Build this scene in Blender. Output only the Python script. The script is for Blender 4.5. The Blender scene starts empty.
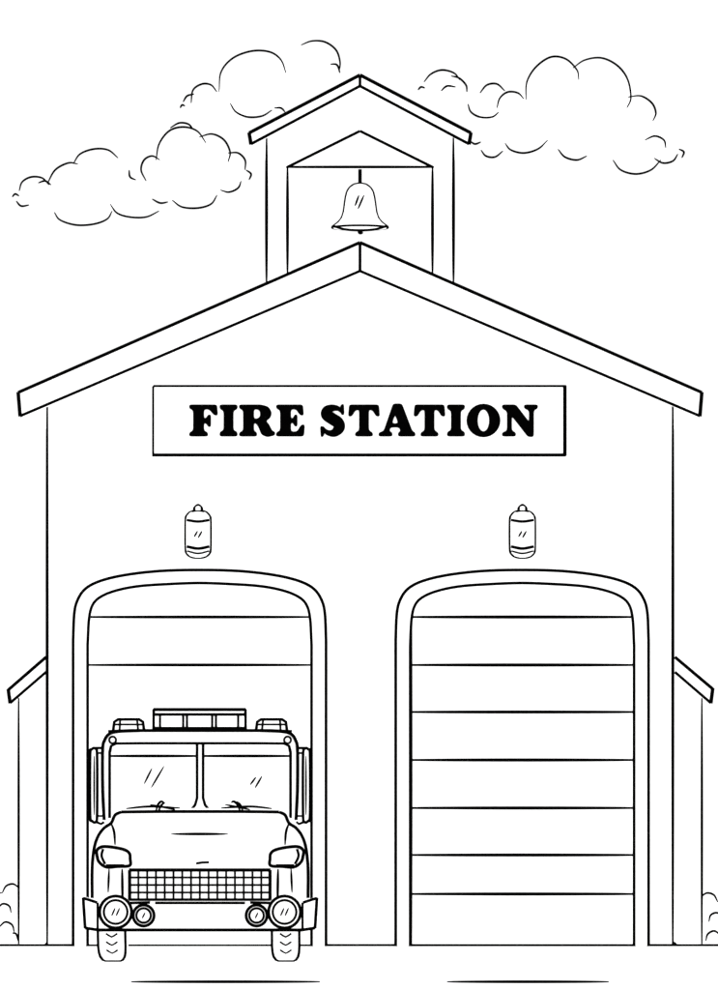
import bpy, bmesh, math, random
from mathutils import Vector, Matrix
random.seed(4)
sc = bpy.context.scene
H = 4.0; D = 50.0; S = 90.0; CX = 359.0; HY = 586.0

# ---------- materials ----------
def paint(name, a, b, rough=0.7, scale=3.0, glow=0.0):
    m = bpy.data.materials.new(name); m.use_nodes = True
    nt = m.node_tree; bs = nt.nodes['Principled BSDF']
    n = nt.nodes.new('ShaderNodeTexNoise'); n.inputs['Scale'].default_value = scale
    n.inputs['Detail'].default_value = 5
    r = nt.nodes.new('ShaderNodeValToRGB')
    r.color_ramp.elements[0].color = (*a, 1); r.color_ramp.elements[1].color = (*b, 1)
    tc = nt.nodes.new('ShaderNodeTexCoord')
    nt.links.new(tc.outputs['Object'], n.inputs['Vector'])
    nt.links.new(n.outputs['Fac'], r.inputs['Fac'])
    nt.links.new(r.outputs['Color'], bs.inputs['Base Color'])
    bs.inputs['Roughness'].default_value = rough
    bs.inputs['Specular IOR Level'].default_value = 0.0
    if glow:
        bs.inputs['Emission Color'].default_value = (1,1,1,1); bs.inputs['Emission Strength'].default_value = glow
    return m
WHITE = paint('white_glow_paint', (.86,.86,.86), (.9,.9,.9), glow=.36)  # self-emission added to keep shaded walls and interior white
GROUNDM = paint('white_glow_ground', (.86,.86,.86), (.9,.9,.9), .9, .6, glow=.36)  # glows too, filling the shade under the truck and indoors
CLOUDM = paint('white_glow_cloud', (.88,.88,.88), (.92,.92,.92), 1, .3, glow=.36)  # same added glow, so clouds and bushes show no shade
INK = paint('black_ink', (0,0,0), (.0015,.0015,.0015), 1, 8)

# ---------- helpers ----------
def W(px, py, Y=0.0):
    k = (D+Y)/D/S
    return Vector(((px-CX)*k, Y, H+(HY-py)*k))
def empty(name, loc):
    e = bpy.data.objects.new(name, None); e.location = loc; e.empty_display_size = .3
    sc.collection.objects.link(e); return e
def adopt(o, parent):
    if parent:
        o.parent = parent
        o.matrix_parent_inverse = Matrix.Translation(-Vector(parent.location))
def link(o, mat, parent):
    sc.collection.objects.link(o)
    if mat: o.data.materials.append(mat)
    adopt(o, parent); return o
def mesh_obj(name, bm, mat, parent, smooth=False):
    me = bpy.data.meshes.new(name)
    bmesh.ops.recalc_face_normals(bm, faces=bm.faces)
    if smooth:
        for f in bm.faces: f.smooth = True
    bm.to_mesh(me); bm.free()
    return link(bpy.data.objects.new(name, me), mat, parent)
def prism(name, pts, Y0, Y1, parent, mat=WHITE, bevel=0):
    bm = bmesh.new()
    a = [bm.verts.new(W(x, y, Y0)) for x, y in pts]
    b = []
    for v in a:
        c = v.co.copy(); c.y = Y1; b.append(bm.verts.new(c))
    n = len(a)
    bm.faces.new(a); bm.faces.new(b[::-1])
    for i in range(n):
        bm.faces.new((a[i], b[i], b[(i+1) % n], a[(i+1) % n]))
    o = mesh_obj(name, bm, mat, parent)
    if bevel:
        md = o.modifiers.new('bev', 'BEVEL'); md.width = bevel; md.segments = 3; md.limit_method = 'ANGLE'
    return o
def strip(name, A, B, Y0, Y1, parent, mat=WHITE):
    """solid band between two equally long point lists (all quads)"""
    bm = bmesh.new(); n = len(A)
    def mk(P, Y): 
        out = []
        for x, y in P:
            c = W(x, y, Y0); c.y = Y; out.append(bm.verts.new(c))
        return out
    a0, b0, a1, b1 = mk(A, Y0), mk(B, Y0), mk(A, Y1), mk(B, Y1)
    for i in range(n-1):
        for q in ((a0[i],a0[i+1],b0[i+1],b0[i]), (a1[i],b1[i],b1[i+1],a1[i+1]), (a0[i],a1[i],a1[i+1],a0[i+1]), (b0[i],b0[i+1],b1[i+1],b1[i])):
            bm.faces.new(q)
    bm.faces.new((a0[0],b0[0],b1[0],a1[0])); bm.faces.new((a0[-1],a1[-1],b1[-1],b0[-1]))
    return mesh_obj(name, bm, mat, parent)
def rect(x0, y0, x1, y1): return [(x0,y0),(x1,y0),(x1,y1),(x0,y1)]
def cat(pts, n=8, closed=False):
    out = []; m = len(pts)
    rng = range(m if closed else m-1)
    for i in rng:
        if closed: p0,p1,p2,p3 = (Vector(pts[(i+j-1) % m]) for j in range(4))
        else:
            p1, p2 = Vector(pts[i]), Vector(pts[i+1])
            p0 = Vector(pts[i-1]) if i > 0 else 2*p1-p2
            p3 = Vector(pts[i+2]) if i+2 < m else 2*p2-p1
        for s in range(n):
            t = s/n
            out.append(tuple(.5*((2*p1)+(-p0+p2)*t+(2*p0-5*p1+4*p2-p3)*t*t+(-p0+3*p1-3*p2+p3)*t**3)))
    if not closed: out.append(tuple(pts[-1]))
    return out
def ell(cx, cy, rx, ry, a0=0, a1=360, n=28):
    return [(cx+rx*math.cos(math.radians(a0+(a1-a0)*i/n)), cy+ry*math.sin(math.radians(a0+(a1-a0)*i/n))) for i in range(n+1)]
def mirror(pts, c): return [(2*c-x, y) for x, y in pts]

class Ink:
    """black trim strips: rods of round section laid along edges and as drawn highlights"""
    def __init__(s, name, parent):
        s.cu = bpy.data.curves.new(name, 'CURVE'); s.cu.dimensions = '3D'
        s.cu.bevel_depth = 1.0; s.cu.bevel_resolution = 2; s.cu.use_fill_caps = True
        s.name = name; s.parent = parent
    def world(s, pts, r, taper=None, closed=False):
        sp = s.cu.splines.new('POLY'); n = len(pts); sp.points.add(n-1)
        for i, p in enumerate(pts):
            sp.points[i].co = (*p, 1)
            t = i/max(1, n-1)
            sp.points[i].radius = r*(taper+(1-taper)*math.sin(math.pi*t)**.6 if taper is not None else 1)
        sp.use_cyclic_u = closed
    def line(s, pts, Y, w=2.2, taper=None, smooth=False, closed=False):
        if smooth: pts = cat(pts, 8, closed)
        elif taper is not None and len(pts) == 2:
            a, b = pts; pts = [(a[0]+(b[0]-a[0])*i/16, a[1]+(b[1]-a[1])*i/16) for i in range(17)]
        k = (D+Y)/D/S; w = w*1.14+.5
        s.world([W(x, y, Y) for x, y in pts], w*k/2, taper, closed)
    def done(s): return link(bpy.data.objects.new(s.name, s.cu), INK, s.parent)

def lathe(name, cx, Y, prof, parent, mat=WHITE, n=40):
    """prof: list of (radius_units, py)"""
    bm = bmesh.new(); k = (D+Y)/D/S; rings = []
    for r, py in prof:
        c = W(cx, py, Y)
        rings.append([bm.verts.new(c+Vector((r*k*math.cos(2*math.pi*i/n), r*k*math.sin(2*math.pi*i/n), 0))) for i in range(n)])
    for a, b in zip(rings, rings[1:]):
        for i in range(n): bm.faces.new((a[i], a[(i+1) % n], b[(i+1) % n], b[i]))
    bm.faces.new(rings[0]); bm.faces.new(rings[-1][::-1])
    return mesh_obj(name, bm, mat, parent, True)
def hring(ink, cx, py, r, Y, w):
    k = (D+Y)/D/S; c = W(cx, py, Y)
    ink.world([c+Vector((r*k*math.cos(a*math.pi/18), r*k*math.sin(a*math.pi/18), 0)) for a in range(36)], w*k/2, None, True)

# ---------- ground ----------
bm = bmesh.new()
bmesh.ops.create_grid(bm, x_segments=8, y_segments=8, size=3000)
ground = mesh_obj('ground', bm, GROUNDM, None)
for x0, x1 in ((131, 320), (447, 609)):
    bm = bmesh.new(); Yc = -4.545; k = (D+Yc)/D/S; n = 24; up = []; dn = []
    for i in range(n+1):
        t = i/n; x = (x0+(x1-x0)*t-CX)*k; hw = .17*(.4+.6*math.sin(math.pi*t)**.6)
        up.append(bm.verts.new((x, Yc+hw, .004))); dn.append(bm.verts.new((x, Yc-hw, .004)))
    for i in range(n): bm.faces.new((dn[i], dn[i+1], up[i+1], up[i]))
    mesh_obj('road_marking', bm, INK, None)

# ---------- fire station ----------
fs = empty('fire_station', (0, 4, 0))
arch_o = [(73,946),(73,640),(74,615),(77,601),(85,589),(100,581),(125,575),(160,571),(199.5,570)]
arch_o = arch_o + [(399-x, y) for x, y in arch_o[::-1][1:]]
arch_i = [(87.5,946),(87.5,645),(89,618),(93,604),(102,596),(118,590),(140,586),(170,584),(199.5,583)]
arch_i = arch_i + [(399-x, y) for x, y in arch_i[::-1][1:]]
def archsm(p): return [p[0]]+cat(p[1:-1], 5)+[p[-1]]
AO, AI = archsm(arch_o), archsm(arch_i)
sh = 322.7
AO2 = [(x+sh, y) for x, y in AO]; AI2 = [(x+sh, y) for x, y in AI]
def roofy(x): return 266+abs(x-360)*137/313
low = [(47,946)] + AI + AI2 + [(674,946)]
# the apex needs its own column
i0 = len(AI)+1
low = low[:i0] + [(360,946)] + low[i0:]
strip('front_wall', low, [(x, roofy(x)) for x, y in low], 0, .25, fs)
prism('left_wall', rect(47,404,60,946), .26, 5.74, fs)
prism('right_wall', rect(661,404,674,946), .26, 5.74, fs)
prism('back_wall', [(47,946),(674,946),(674,403),(360,266),(47,403)], 5.75, 6.0, fs)
prism('partition_wall', rect(354,400,366,946), .26, 5.74, fs)
prism('roof_left', [(18,393),(360,243),(360,271),(20,416)], -.4, 6.4, fs)
prism('roof_right', [(360,243),(702,393),(701,416),(360,271)], -.4, 6.4, fs)
strip('arch_surround_left', AO, AI, -.05, -.001, fs)
strip('arch_surround_right', AO2, AI2, -.05, -.001, fs)
# doors
pl = [583,617,665,712,760,808,855,894,946]
for nm, dx, rows in (('door_panel_left', 0, 2), ('door_panel_right', sh, 8)):
    for i in range(rows):
        if i == 0:
            pts = [(x+dx, y) for x, y in AI if y <= 617]
            strip(f'{nm}_1', pts, [(x, 616.4) for x, y in pts], .13, .19, fs)
        else: prism(f'{nm}_{i+1}', rect(86+dx, pl[i]+.5, 313+dx, pl[i+1]-.6), .13, .19, fs)
# annexes
prism('annex_wall_left', [(19,946),(46.5,946),(46.5,665),(19,690)], .3, 4.5, fs)
prism('annex_wall_right', [(674.5,946),(702,946),(702,690),(674.5,665)], .3, 4.5, fs)
prism('annex_roof_left', [(8,690),(47,657),(47,672),(10,703)], .1, 4.8, fs)
prism('annex_roof_right', [(674,657),(713,689),(711,703),(674,672)], .1, 4.8, fs)
# belfry
B0, B1 = .4, 2.4
for nm, ya, yb, e in (('front', B0, B0+.25, 0), ('back', B1-.25, B1, 3)):
    prism(f'belfry_{nm}_gable', [(267,167-e),(267,136),(360,86),(454,136),(454,167-e)], ya, yb, fs)
    prism(f'belfry_{nm}_post_l', rect(267,167.2-e,288+e,330), ya, yb, fs)
    prism(f'belfry_{nm}_post_r', rect(433-e,167.2-e,454,330), ya, yb, fs)
prism('belfry_side_left', rect(267,139,278,330), B0+.26, B1-.26, fs)
prism('belfry_side_right', rect(443,139,454,330), B0+.26, B1-.26, fs)
prism('belfry_roof_left', [(249,133),(360,75),(360,86.5),(251,144)], B0-.25, B1+.25, fs)
prism('belfry_roof_right', [(360,75),(472,133),(470,144),(360,86.5)], B0-.25, B1+.25, fs)

k = Ink('edge_trim', fs)
Y = -.4
for c in (0, 1):
    f = (lambda p: p) if c == 0 else (lambda p: mirror(p, 360))
    k.line(f([(360,242.5),(18,392.5)]), Y, 2.6)
    k.line(f([(360,271),(20,416)]), Y, 2.2)
    k.line(f([(18,392),(20,416.5)]), Y, 3)
    k.line(f([(47,404),(47,946)]), -.005, 2.5, .6)
    k.line(f([(249,133),(360,75)]), B0-.25, 2.8)
    k.line(f([(251,144),(360,86)]), B0-.25, 2.3)
    k.line(f([(249,132.5),(251,144.5)]), B0-.25, 3)
    k.line(f([(266.5,137),(266.5,284)]), B0-.005, 2.5, .5)
    k.line(f([(287.5,166),(287.5,275)]), B0-.005, 2.5, .5)
    k.line(f([(287.5,167),(360,131)]), B0, 2.2)
k.line([(360,242),(360,271)], Y, 2.4)
k.line([(360,75),(360,87)], B0-.25, 2.2)
k.line([(286,167),(434,167)], B0, 2.2, .7)
# arches
for P, w in ((AO,2.3),(AO2,2.3)): k.line(P, -.05, w)
for P, w in ((AI,2.2),(AI2,2.2)): k.line(P, -.05, w)
for y in pl[1:3]: k.line([(88,y),(311,y)], .125, 2.4, .6)
for y in pl[1:8]: k.line([(88+sh,y),(311+sh,y)], .125, 2.6, .6)
k.line([(89+sh,600),(89+sh,946)], .12, 1.2, .5)
# annex
k.line([(8,690),(46,657)], .1, 2.6); k.line([(10,703),(46,672)], .1, 2.2); k.line([(8,689),(10,703.5)], .1, 3)
k.line([(675,657),(713,689)], .1, 2.6); k.line([(675,672),(711,703)], .1, 2.2); k.line([(713,688),(711,703.5)], .1, 3)
k.line([(18.5,698),(18.5,946)], .3, 2, .6); k.line([(702,698),(702,946)], .3, 2, .6)
# base line
k.line([(-6,945.6),(73,945.6)], -.02, 2.4)
k.line([(73,945.6),(326,945.6)], -.02, 2.0)
k.line([(326,945.6),(396,945.6)], -.02, 2.4); k.line([(396,945.6),(648,945.6)], -.03, 2.5)
k.line([(648,945.6),(724,945.6)], -.02, 2.4)
# rear edges (seen only from beside the building)
for x in (-3.49, 3.53):
    k.world([(x,6.0,0),(x,6.0,6.05)], .012); k.world([(x,0,.01),(x,6.0,.01)], .012)
k.done()

# ---------- bell ----------
bl = empty('bell', W(360,228,1.3)); BY = .9
prof = [(1.5,184),(6,185),(10,188),(12.5,192),(14,198),(15,205),(16,212),(18,218),(21.5,222.5),(26,226),(28,227.5),(26,228.5)]
lathe('bell_body', 360, BY, prof, bl)
k = Ink('bell_trim_glints', bl)
k.line([(360,167),(360,186)], BY, 2.8)
o = [(360-r, y) for r, y in prof[:11]]
k.line(cat(o,4), BY, 2.4); k.line(mirror(cat(o,4),360), BY, 2.4)
hring(k, 360, 227.6, 28, BY, 2.2)
k.line([(333,226),(345,229.3),(360,230.3),(375,229.3),(387,226)], BY-.34, 1.8, smooth=True)
k.line(ell(360.5,232,1.6,1.2,0,360,12), BY-.33, 2)
k.line([(355,206),(359,195)], BY-.24, 1.5, .4); k.line([(358,209),(364,195)], BY-.24, 1.5, .4)  # highlights on the bell, drawn as ink strokes
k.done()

# ---------- sign ----------
sg = empty('sign', W(359,420,-.05))
prism('board', rect(153,386,565,455), -.1, -.002, sg)
k = Ink('border', sg)
k.line([(153,386),(565,386)], -.1, 1.7); k.line([(153,386),(153,455)], -.1, 1.6)
k.line([(565,385),(565,456)], -.1, 3.0); k.line([(152,455),(566,455)], -.1, 2.6)
k.done()
def chaikin(p, it=2):
    for _ in range(it):
        q = []
        for i in range(len(p)):
            a, b = Vector(p[i]), Vector(p[(i+1) % len(p)])
            L = (b-a).length; f = min(.25, 1.3/L) if L > 0 else .25
            q += [tuple(a.lerp(b, f)), tuple(a.lerp(b, 1-f))]
        p = q
    return p
def stroke_lr(path, ws):
    P = cat([(x, y, w) for (x, y), w in zip(path, ws)], 5)
    Lf, Rt = [], []
    for i, (x, y, w) in enumerate(P):
        a = P[max(0, i-1)]; b = P[min(len(P)-1, i+1)]
        t = Vector((b[0]-a[0], b[1]-a[1])).normalized()
        Lf.append((x-t.y*w, y+t.x*w)); Rt.append((x+t.y*w, y-t.x*w))
    return Lf, Rt
G = {
'I': [[(0,0),(18,0),(18,4.5),(14,6.5),(14,25.5),(18,27.5),(18,32),(0,32),(0,27.5),(4,25.5),(4,6.5),(0,4.5)]],
'T': [[(7,0),(25,0),(25,4),(21,6),(21,26.5),(24.5,26),(28,20),(32,20),(31,32),(1,32),(0,20),(4,20),(7.5,26),(11,26.5),(11,6),(7,4)]],
'F': [[(0,0),(19,0),(19,4),(15,6),(15,13),(17,13),(19,9.5),(22,9.5),(22,22),(19,22),(17,18.5),(15,18.5),(15,27),(20,27),(25,21),(29,21),(28,32),(0,32),(0,28),(4,26),(4,6),(0,4)]],
'E': [[(0,0),(28,0),(29,12),(25,12),(21,5),(15,5),(15,13.3),(17,13.3),(18.5,10),(21.5,10),(21.5,22),(18.5,22),(17,18.5),(15,18.5),(15,27),(20,27),(24,21),(28,21),(27,32),(0,32),(0,28),(4,26),(4,6),(0,4)]],
'R': [[(0,0),(18,0),(18,4),(15,6),(15,13),(17,13),(20,8),(22,2),(28,-.8),(36,1),(36,5),(33.5,5.5),(30,12.5),(27,15.5),(31.5,18.5),(33,24),(29.5,30),(22,32),(0,32),(0,28),(4,26),(4,6),(0,4)],
      [(15,18),(15,27),(18.5,27),(21,25),(21,20),(18.5,18)]],
'A': [[(0,0),(14,0),(14,4),(11,5.5),(12.3,9),(20.5,9),(22,5.5),(19.5,4),(19.5,0),(37,0),(37,4),(34,5.5),(23.5,33),(14.5,33),(5,5.5),(0,4)],
      [(13.6,13.2),(19.6,13.2),(16.7,21.5)]],
'N': [[(0,0),(14,0),(14,4),(10,6),(10,20),(26,-.5),(32,-.5),(32,26),(36,28),(36,32),(22,32),(22,28),(27,26),(27,15),(14,32),(0,32),(0,28),(5,25),(5,6),(0,4)]],
'O': [ell(17,16,17,16.8)[:-1], ell(17,16,5.6,10.8)[:-1]],
'-': [[(22,21.5),(25.5,21.5),(25,32.5),(22.5,32.5),(20.5,29)],],
'_': [[(1,10.5),(4,10.5),(6,4),(4.3,-.5),(1.6,-.5)],],
}
words = [('F',189),('I',219.5),('R',239),('E',276),('-',319),('_',319),('T',348),('A',378.5),('T',413.5),('I',447),('O',466.5),('N',502)]
for i, (ch, x0) in enumerate(words):
    cu = bpy.data.curves.new('letter', 'CURVE'); cu.dimensions = '2D'; cu.fill_mode = 'BOTH'; cu.extrude = .012
    kk = (D-.1)/D/S
    for poly in G[ch]:
        p = poly if ch in 'O' else chaikin(poly, 2)
        sp = cu.splines.new('POLY'); sp.points.add(len(p)-1); sp.use_cyclic_u = True
        for j, (x, y) in enumerate(p): sp.points[j].co = (x*kk, y*kk*1.0, 0, 1)
    o = bpy.data.objects.new(f'letter_{i+1}', cu); sc.collection.objects.link(o); cu.materials.append(INK)
    o.rotation_euler = (math.pi/2, 0, 0); o.location = W(x0, 436.5, -.112-(.002 if ch in '-_' else 0))
    adopt(o, sg)
Lf, Rt = stroke_lr([(23,23.5),(19,27.8),(13.5,28.6),(8,26.3),(7.3,22),(12.5,18),(18.5,14),(19.8,8.8),(15.5,4),(10,3.4),(6,5.6),(3,9.8)],[.9,2.4,3.5,4.9,5.9,6.0,6.0,5.8,4.4,3.0,2.2,1.2])
strip('letter_s', [(319.3+x, 436.5-y) for x, y in Lf], [(319.3+x, 436.5-y) for x, y in Rt], -.126, -.101, sg, INK)

# ---------- wall lamps ----------
for cx in (198, 522.5):
    Yl = -.2
    L = empty('wall_lamp', W(cx, 534, Yl))
    lathe('lamp_glass', cx, Yl, [(3,511),(8,512.5),(11,516),(12,520),(12,548),(11,553),(8,556),(3,557.5)], L)
    lathe('lamp_cap', cx, Yl, [(1.2,506),(2.6,507),(2.6,510),(2.5,512)], L)
    prism('bracket', rect(cx-4, 520, cx+4, 548), Yl, -.002, L)
    k = Ink('lamp_trim_glints', L)
    k.line(cat([(cx-3,511),(cx-8,512.5),(cx-11.3,516),(cx-12.3,521),(cx-12.3,547),(cx-11.3,553),(cx-7,556.5),(cx,557.5),(cx+7,556.5),(cx+11.3,553),(cx+12.3,547),(cx+12.3,521),(cx+11.3,516),(cx+8,512.5),(cx+3,511)],4), Yl, 2.4)
    k.line([(cx-3.5,511),(cx-3.7,508),(cx,505),(cx+3.7,508),(cx+3.5,511)], Yl, 2, smooth=True)
    k.line([(cx-6,511.5),(cx+6,511.5)], Yl-.05, 1.8)
    k.line([(cx-11.5,520),(cx,521.5),(cx+11.5,520)], Yl-.135, 2, smooth=True)
    k.line([(cx-11.5,546.5),(cx,548.5),(cx+11.5,546.5)], Yl-.135, 2.2, smooth=True)
    k.line([(cx-11,551),(cx,553.5),(cx+11,551)], Yl-.13, 1.2, smooth=True)
    k.line([(cx-4,537),(cx-.5,531)], Yl-.14, 1.3, .4); k.line([(cx,538),(cx+4,531)], Yl-.14, 1.3, .4)  # two ink strokes drawn as a highlight on the lamp glass
    k.done()

# ---------- fire truck ----------
ft = empty('fire_truck', (-1.7, -.5, 0))
C = 200
m = lambda p: mirror(p, C)
YC, YH, YB = -1.9, -2.75, -3.0
def both(pts): return pts + [(2*C-x, y) for x, y in pts[::-1]]
cab = both([(104,905),(104,752),(105,741),(109,734),(118,731)])
prism('cab', cab, YC, -.1, ft, bevel=.03)
prism('equipment_body', both([(108,925),(108,762)]), -.05, 3.2, ft, bevel=.03)
prism('lower_body', both([(94,903),(94,850),(97,838),(103,828),(110,822)]), YC+.02, -.12, ft)
hood = both([(92,902),(92,868),(94,848),(98,836),(104,828),(111,823),(115,815),(121,812)])
prism('hood', hood, YH, YC+.01, ft, bevel=.03)
strip('bumper', [(83,898),(98,902.5),(302,902.5),(317,898)], [(85,928),(98,930),(302,930),(315,928)], YB, YH-.01, ft)
prism('chassis', both([(135,926),(135,900)]), YH, 3.1, ft)
# roof rack
prism('rack_rail', rect(154,709,245,714.5), YC+.35, YC+.6, ft)
for x in (157,185,213.5,240): prism(f'rack_post_{x:.0f}', rect(x-1.5,714.5,x+1.5,731), YC+.4, YC+.5, ft)
for sgn in (0,1):
    f = m if sgn else (lambda p: p)
    prism('beacon', f([(113,731),(114,721),(118,719),(139,719),(143,721),(144,731)]), YC+.15, YC+.45, ft, bevel=.02)
    prism('mirror', f(cat([(90,756),(92,749),(96,749),(98,756),(98,814),(96,822),(92,821),(90,814)],3,True)), YC-.02, YC+.06, ft)
    prism('mirror_arm', f(rect(97,752,105,755)), YC, YC+.04, ft)
    prism('turn_light', f([(97,850),(104,849),(127,852),(130,856),(130,866),(107,867),(99,862)]), YH-.03, YH+.05, ft, bevel=.01)
# wheels
for Yw, front in ((-2.15,1),(2.0,0)):
    for f in ((lambda p: p), m):
        xs = f([(100.5,0),(127,0)]); xa, xb = sorted((xs[0][0], xs[1][0]))
        kk = (D-2.15)/D/S; x0, x1 = (xa-CX)*kk, (xb-CX)*kk; R = .46
        bm = bmesh.new(); n = 48; rings = []
        for x, r in ((x0+.03,.20),(x0+.03,R-.1),(x0,R-.07),(x0+.015,R-.02),(x0+.05,R),(x1-.05,R),(x1-.015,R-.02),(x1,R-.07),(x1-.03,R-.1),(x1-.03,.2)):
            rings.append([bm.verts.new((x, Yw+r*math.cos(2*math.pi*i/n), R+r*math.sin(2*math.pi*i/n))) for i in range(n)])
        for a, b in zip(rings, rings[1:]):
            for i in range(n): bm.faces.new((a[i], a[(i+1) % n], b[(i+1) % n], b[i]))
        bm.faces.new(rings[0]); bm.faces.new(rings[-1])
        mesh_obj('wheel', bm, WHITE, ft)
        if front:
            k = Ink('tyre_tread', ft)
            # outline follows the curved tread of the tyre from the ground up both shoulders
            def tp(x, z, dr=0):
                return (x, Yw-math.sqrt(max(0, R*R-(R-z)**2))-dr, z)
            side = [(x0-.004,.5),(x0-.004,.4),(x0-.004,.3),(x0-.004,.2),(x0,.13),(x0+.01,.08),(x0+.03,.045),(x0+.06,.03)]
            other = [(x0+x1-x, z) for x, z in side[::-1]]
            k.world([tp(x, z, .004) for x, z in side+other], .0145)
            xc = (x0+x1)/2
            for z in (.31,.22,.13):
                k.world([tp(xc-.06,z+.03),tp(xc-.03,z+.008),tp(xc,z-.008),tp(xc+.03,z+.008),tp(xc+.06,z+.03)], .011)
            k.done()
# lamps: round headlights
def disc(name, cx, cy, r, Y0, Y1): prism(name, ell(cx,cy,r,r)[:-1], Y0, Y1, ft)
k = Ink('truck_trim_glints', ft)
for f in ((lambda p: p), m):
    a = f([(115.5,912)])[0]; b = f([(143.5,915.5)])[0]
    disc('headlight', a[0], a[1], 16, YB-.07, YB-.002); disc('fog_light', b[0], b[1], 10.5, YB-.06, YB-.002)
    for r, w in ((16,2.4),(11.8,1.8)): k.line(ell(a[0],a[1],r,r)[:-1], YB-.07, w, closed=True)
    for r, w in ((10.5,2.4),(7.2,1.8)): k.line(ell(b[0],b[1],r,r)[:-1], YB-.06, w, closed=True)
    for dx in (-2.5, 2): k.line([(a[0]+dx-1.5,a[1]+4),(a[0]+dx+2,a[1]-4)], YB-.075, 1.2, .4)  # slanted ink strokes, drawn glints on the lens
    k.line([(b[0]-1.5,b[1]+3),(b[0]+1.5,b[1]-3)], YB-.065, 1.1, .4)  # single drawn glint on the smaller lens
    # bumper
    k.line(f([(83,898),(97,902.5)]), YB, 2.2); k.line(f([(83,897.5),(85,928.5)]), YB, 2.4)
    k.line(f([(85,928),(98,930),(110,930)]), YB, 2.4); k.line(f([(97.5,902.5),(97.5,930)]), YB-.005, 1.8)
    k.line(f([(130,903),(150,902.5)]), YB, 2)
    # cab outline
    k.line(f([(104,820),(102.5,790),(102.5,750),(104.5,740),(109,734),(118,731.5),(140,730.5)]), YC, 2.6, smooth=True)
    k.line(f([(109.5,818),(109.5,752),(111,746)]), YC-.005, 2.2)
    k.line(f([(110,752),(111,746),(116,743.5),(140,743.3),(200,743.3)]), YC-.005, 2.0)
    k.line(f([(110,756),(196.5,756)]), YC-.005, 2.2, .7)
    k.line(ell(*f([(112.5,740)])[0],3.4,3.4)[:-1], YC-.01, 1.5, closed=True)
    k.line(f([(197,744),(197,798),(195,805),(190,811)]), YC-.005, 2.1)
    # mirror
    k.line(f([(90,756),(91.5,749.5),(95,748.5),(97,756),(97,814),(95.5,822),(92,821),(90,814)]), YC-.02, 2.2, smooth=True, closed=True)
    k.line(f([(94,756),(94,815)]), YC-.03, 1.2, .5)
    k.line(f([(95,748),(103,748)]), YC-.02, 2); k.line(f([(97,753),(103,753)]), YC-.02, 1.4)
    k.line(f([(96,822),(101,824),(104,822)]), YC-.02, 2); k.line(f([(97,816),(103,816)]), YC-.02, 1.4)
    # hood + fender
    k.line(f([(121,812),(115,815),(111,823),(104,828),(98,836),(94,848),(92,868),(92,898)]), YH, 2.5, smooth=True)
    k.line(f([(121,812),(160,811.5),(200,811.5)]), YH, 2.4)
    k.line(f([(111,823),(114,832),(115,845)]), YH, 2, .4, smooth=True)
    k.line(f([(97,850),(104,846.5),(122,849),(129,853),(130,859),(129.5,865.5),(118,866.5),(106,867),(99,862),(97,856)]), YH-.03, 2.5, smooth=True, closed=True)
    k.line(f([(103,849),(101.5,856),(105,864)]), YH-.035, 2, smooth=True)
    k.line(f([(106,866),(124,866)]), YH-.035, 3)
    k.line(f([(122,869),(122.5,902)]), YH, 2.2, .5)
    k.line(f([(109,868),(108,893)]), YH, 1.8, .3)
    # beacons
    k.line(f([(113,731),(114,722),(118,719.3),(139,719.3),(143,722),(144,731)]), YC+.15, 2.3)
    k.line(f([(120,720),(119.5,730)]), YC+.148, 1.5); k.line(f([(137,720),(138,730)]), YC+.148, 1.5)
    k.line(f([(114,724.5),(143,724.5)]), YC+.148, 1.3)
k.line([(108,731.5),(130,730.5),(270,730.5),(292,731.5)], YC, 2.4)
k.line([(97,930),(303,930)], YB, 2.5)
k.line([(155,903),(245,903)], YB, 2)
# grille
for i in range(17):
    x = 129.5+i*(270-129.5)/16
    k.line([(x,870),(x,900)], YH-.01, 2.6 if i in (0,16) else 1.4)
for y, w in ((870,2.6),(877.5,1.4),(885,1.4),(892.5,1.4),(900,2.6)):
    k.line([(129,y),(270.5,y)], YH-.012, w)
k.line([(171,834),(228,834)], YH, 2.2, .3); k.line([(196,863.5),(202,862.5),(209,862.3)], YH, 1.8)
# rack
Yr = YC+.35
for y, w in ((709.5,2.6),(714.5,2.2)): k.line([(153,y),(246,y)], Yr, w)
for x in (153.5,245.5): k.line([(x,709),(x,730)], Yr, 2.2)
for x in (160,183,187,212,216,238): k.line([(x,714),(x,730)], Yr+.04, 1.7)
k.line([(155,728),(245,728)], Yr+.04, 1.8)
# wipers
for pts, w in (([(126,810),(150,808),(180,809.5)],1.8),([(156,812),(158,806),(161,803),(164,804)],2),([(158,814),(161,807),(165,804)],1.8),([(150,806),(175,811)],1.6),
               ([(221,809.5),(250,808),(272,810)],1.8),([(240,813),(238,807),(234,803),(231,804)],2),([(243,813),(240,806),(236,803)],1.8),([(225,806),(250,811)],1.6)):
    k.line([(x,y-1.5) for x,y in pts], YH+.3, w, .5, smooth=True)
# glass glints: reflections drawn as ink strokes
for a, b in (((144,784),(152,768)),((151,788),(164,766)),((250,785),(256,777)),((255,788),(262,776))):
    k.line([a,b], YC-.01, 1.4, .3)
k.done()

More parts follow.
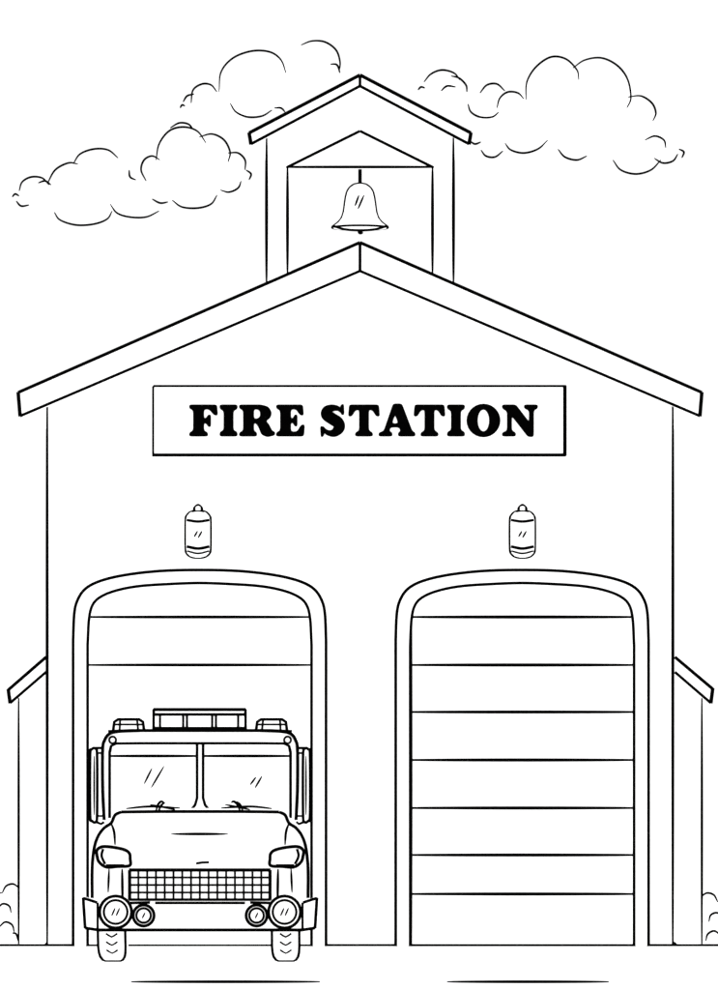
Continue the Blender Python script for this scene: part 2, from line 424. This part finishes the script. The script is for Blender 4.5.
# ---------- bushes ----------
def blob(name, spheres, mat, parent, Y, flat=1.0):
    bm = bmesh.new(); kk = (D+Y)/D/S
    for cx, cy, r in spheres:
        c = W(cx, cy, Y); c.y = Y + r*kk*flat*1.05
        bmesh.ops.create_icosphere(bm, subdivisions=3, radius=r*kk, matrix=Matrix.Translation(c) @ Matrix.Diagonal((1,flat,1,1)))
    return mesh_obj(name, bm, mat, parent, True)
YBu = .7
for side, C0 in ((0, None), (1, None)):
    f = (lambda p: p) if side == 0 else (lambda p: [(720-x, y+9) for x, y in p])
    bu = empty('bush', W(*(f([(-30,946)])[0]), YBu))
    sp = [(6,900,14),(8,928,16),(-18,905,22),(-20,930,20),(-48,915,20),(-50,932,18)]
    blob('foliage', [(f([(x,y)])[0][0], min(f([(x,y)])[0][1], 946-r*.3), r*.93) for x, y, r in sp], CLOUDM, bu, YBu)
    k = Ink('leaf_edges', bu)
    for pts in ([(2,893),(6,886),(13,884),(19,888)],[(-4,911),(2,904),(9,906),(11,913)],[(-2,928),(5,922),(12,925),(14,932)],[(12,933),(16,934),(18,941)],
                [(-40,895),(-30,882),(-12,882),(-4,892),(2,893)],[(-68,930),(-66,905),(-52,893),(-40,897)],[(-72,946),(-74,936),(-68,930)],[(-40,925),(-30,917),(-20,922)]):
        k.line([p for p in f(pts)], YBu-.01, 1.6, .45, smooth=True)
    k.done()

# ---------- clouds ----------
YCl = 14.0
clouds = [
 ([(240,90,26),(275,82,26),(210,98,14),(312,66,24)],
  [[(180,108),(182,105),(185,106)],[(183,102),(187,96),(194,94)],[(191,103),(193,90),(202,84),(211,85),(217,92)],[(219,92),(221,72),(233,58),(252,51),(270,52),(281,60),(286,73)],
   [(301,45),(312,41),(325,42),(336,50),(340,62),(339,72)],[(230,103),(236,112),(248,117),(262,116),(272,110)],[(330,64),(337,65),(340,73)],[(274,108),(281,108),(285,112)]]),
 ([(85,190,32),(45,198,17),(130,196,20),(190,168,36),(222,172,20)],
  [[(12,197),(15,194),(19,196)],[(16,201),(21,206),(29,205)],[(19,191),(22,182),(31,177),(42,178),(49,185)],[(38,183),(45,181),(51,185)],[(47,184),(55,170),(68,163),(78,164)],
   [(73,164),(80,154),(94,149),(108,150),(118,158)],[(54,212),(60,220),(76,225),(94,224),(107,219),(112,211)],[(110,204),(117,213),(130,217),(146,217),(159,211)],
   [(136,180),(130,177),(129,170)],[(146,181),(141,170),(144,160),(152,156),(160,160)],[(156,160),(159,144),(169,131),(183,127),(197,131),(206,143)],[(170,128),(179,123),(188,124),(193,129)],
   [(199,137),(212,134),(224,140),(230,152),(228,162)],[(228,153),(238,153),(245,160),(245,170)],[(152,199),(160,203),(168,202)],[(172,200),(182,207),(198,208),(211,204),(217,195)],
   [(220,190),(229,192),(238,188),(241,181)],[(246,170),(251,174),(249,180)]]),
 ([(445,92,18),(560,105,42),(605,105,40),(505,118,26),(645,135,26)],
  [[(418,90),(421,87),(425,88)],[(424,82),(431,74),(442,70),(454,73),(460,80)],[(451,76),(459,78),(466,85),(467,92)],[(441,91),(447,86),(456,87)],
   [(480,93),(487,85),(497,84),(505,91)],[(497,108),(500,98),(508,92),(518,93),(524,99)],[(468,104),(471,112),(480,117),(492,117),(499,112)],
   [(526,100),(527,82),(536,67),(551,57),(566,59),(577,70),(579,80)],[(573,68),(585,60),(602,58),(618,66),(628,80),(631,98),(627,108)],[(628,97),(641,96),(652,103),(656,113),(653,121)],
   [(481,150),(486,156),(495,157),(503,151)],[(505,143),(511,150),(524,153),(538,149),(548,140)],[(470,141),(475,144),(481,142)],[(558,149),(565,157),(577,160),(587,156)],
   [(613,160),(621,170),(636,174),(651,170),(661,160)],[(645,140),(655,136),(664,140),(666,148)],[(654,158),(663,163),(673,161),(678,154)],[(679,149),(684,152),(682,158)]]),
]
for sph, arcs in clouds:
    xs = sum(s[0] for s in sph)/len(sph); ys = sum(s[1] for s in sph)/len(sph)
    c = empty('cloud', W(xs, ys, YCl))
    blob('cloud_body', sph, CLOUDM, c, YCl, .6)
    k = Ink('cloud_edges', c)
    for a in arcs: k.line(a, YCl-.02, 1.5, .45, smooth=True)
    k.done()

# ---------- light ----------
w = bpy.data.worlds.new('World'); sc.world = w; w.use_nodes = True
bg = w.node_tree.nodes['Background']; bg.inputs['Color'].default_value = (1,1,1,1); bg.inputs['Strength'].default_value = 1.1
sl = bpy.data.lights.new('sun', 'SUN'); sl.energy = 1.0; sl.angle = math.radians(12); sl.color = (1,.99,.97)
so = bpy.data.objects.new('sun', sl); sc.collection.objects.link(so); so.location = (2,-20,12)
so.rotation_euler = Vector((-.03,1,-.087)).to_track_quat('-Z','Y').to_euler()

cam = bpy.data.cameras.new('camera'); co = bpy.data.objects.new('camera', cam); sc.collection.objects.link(co)
co.location = (0,-D,H); co.rotation_euler = (math.pi/2,0,0)
cam.sensor_fit = 'VERTICAL'; cam.sensor_height = 24; cam.lens = 24*D/(990/S)
cam.shift_y = (HY-495)/990; cam.clip_end = 8000; cam.clip_start = .5
sc.camera = co
sc.view_settings.view_transform = 'Standard'; sc.view_settings.look = 'None'; sc.view_settings.exposure = 0
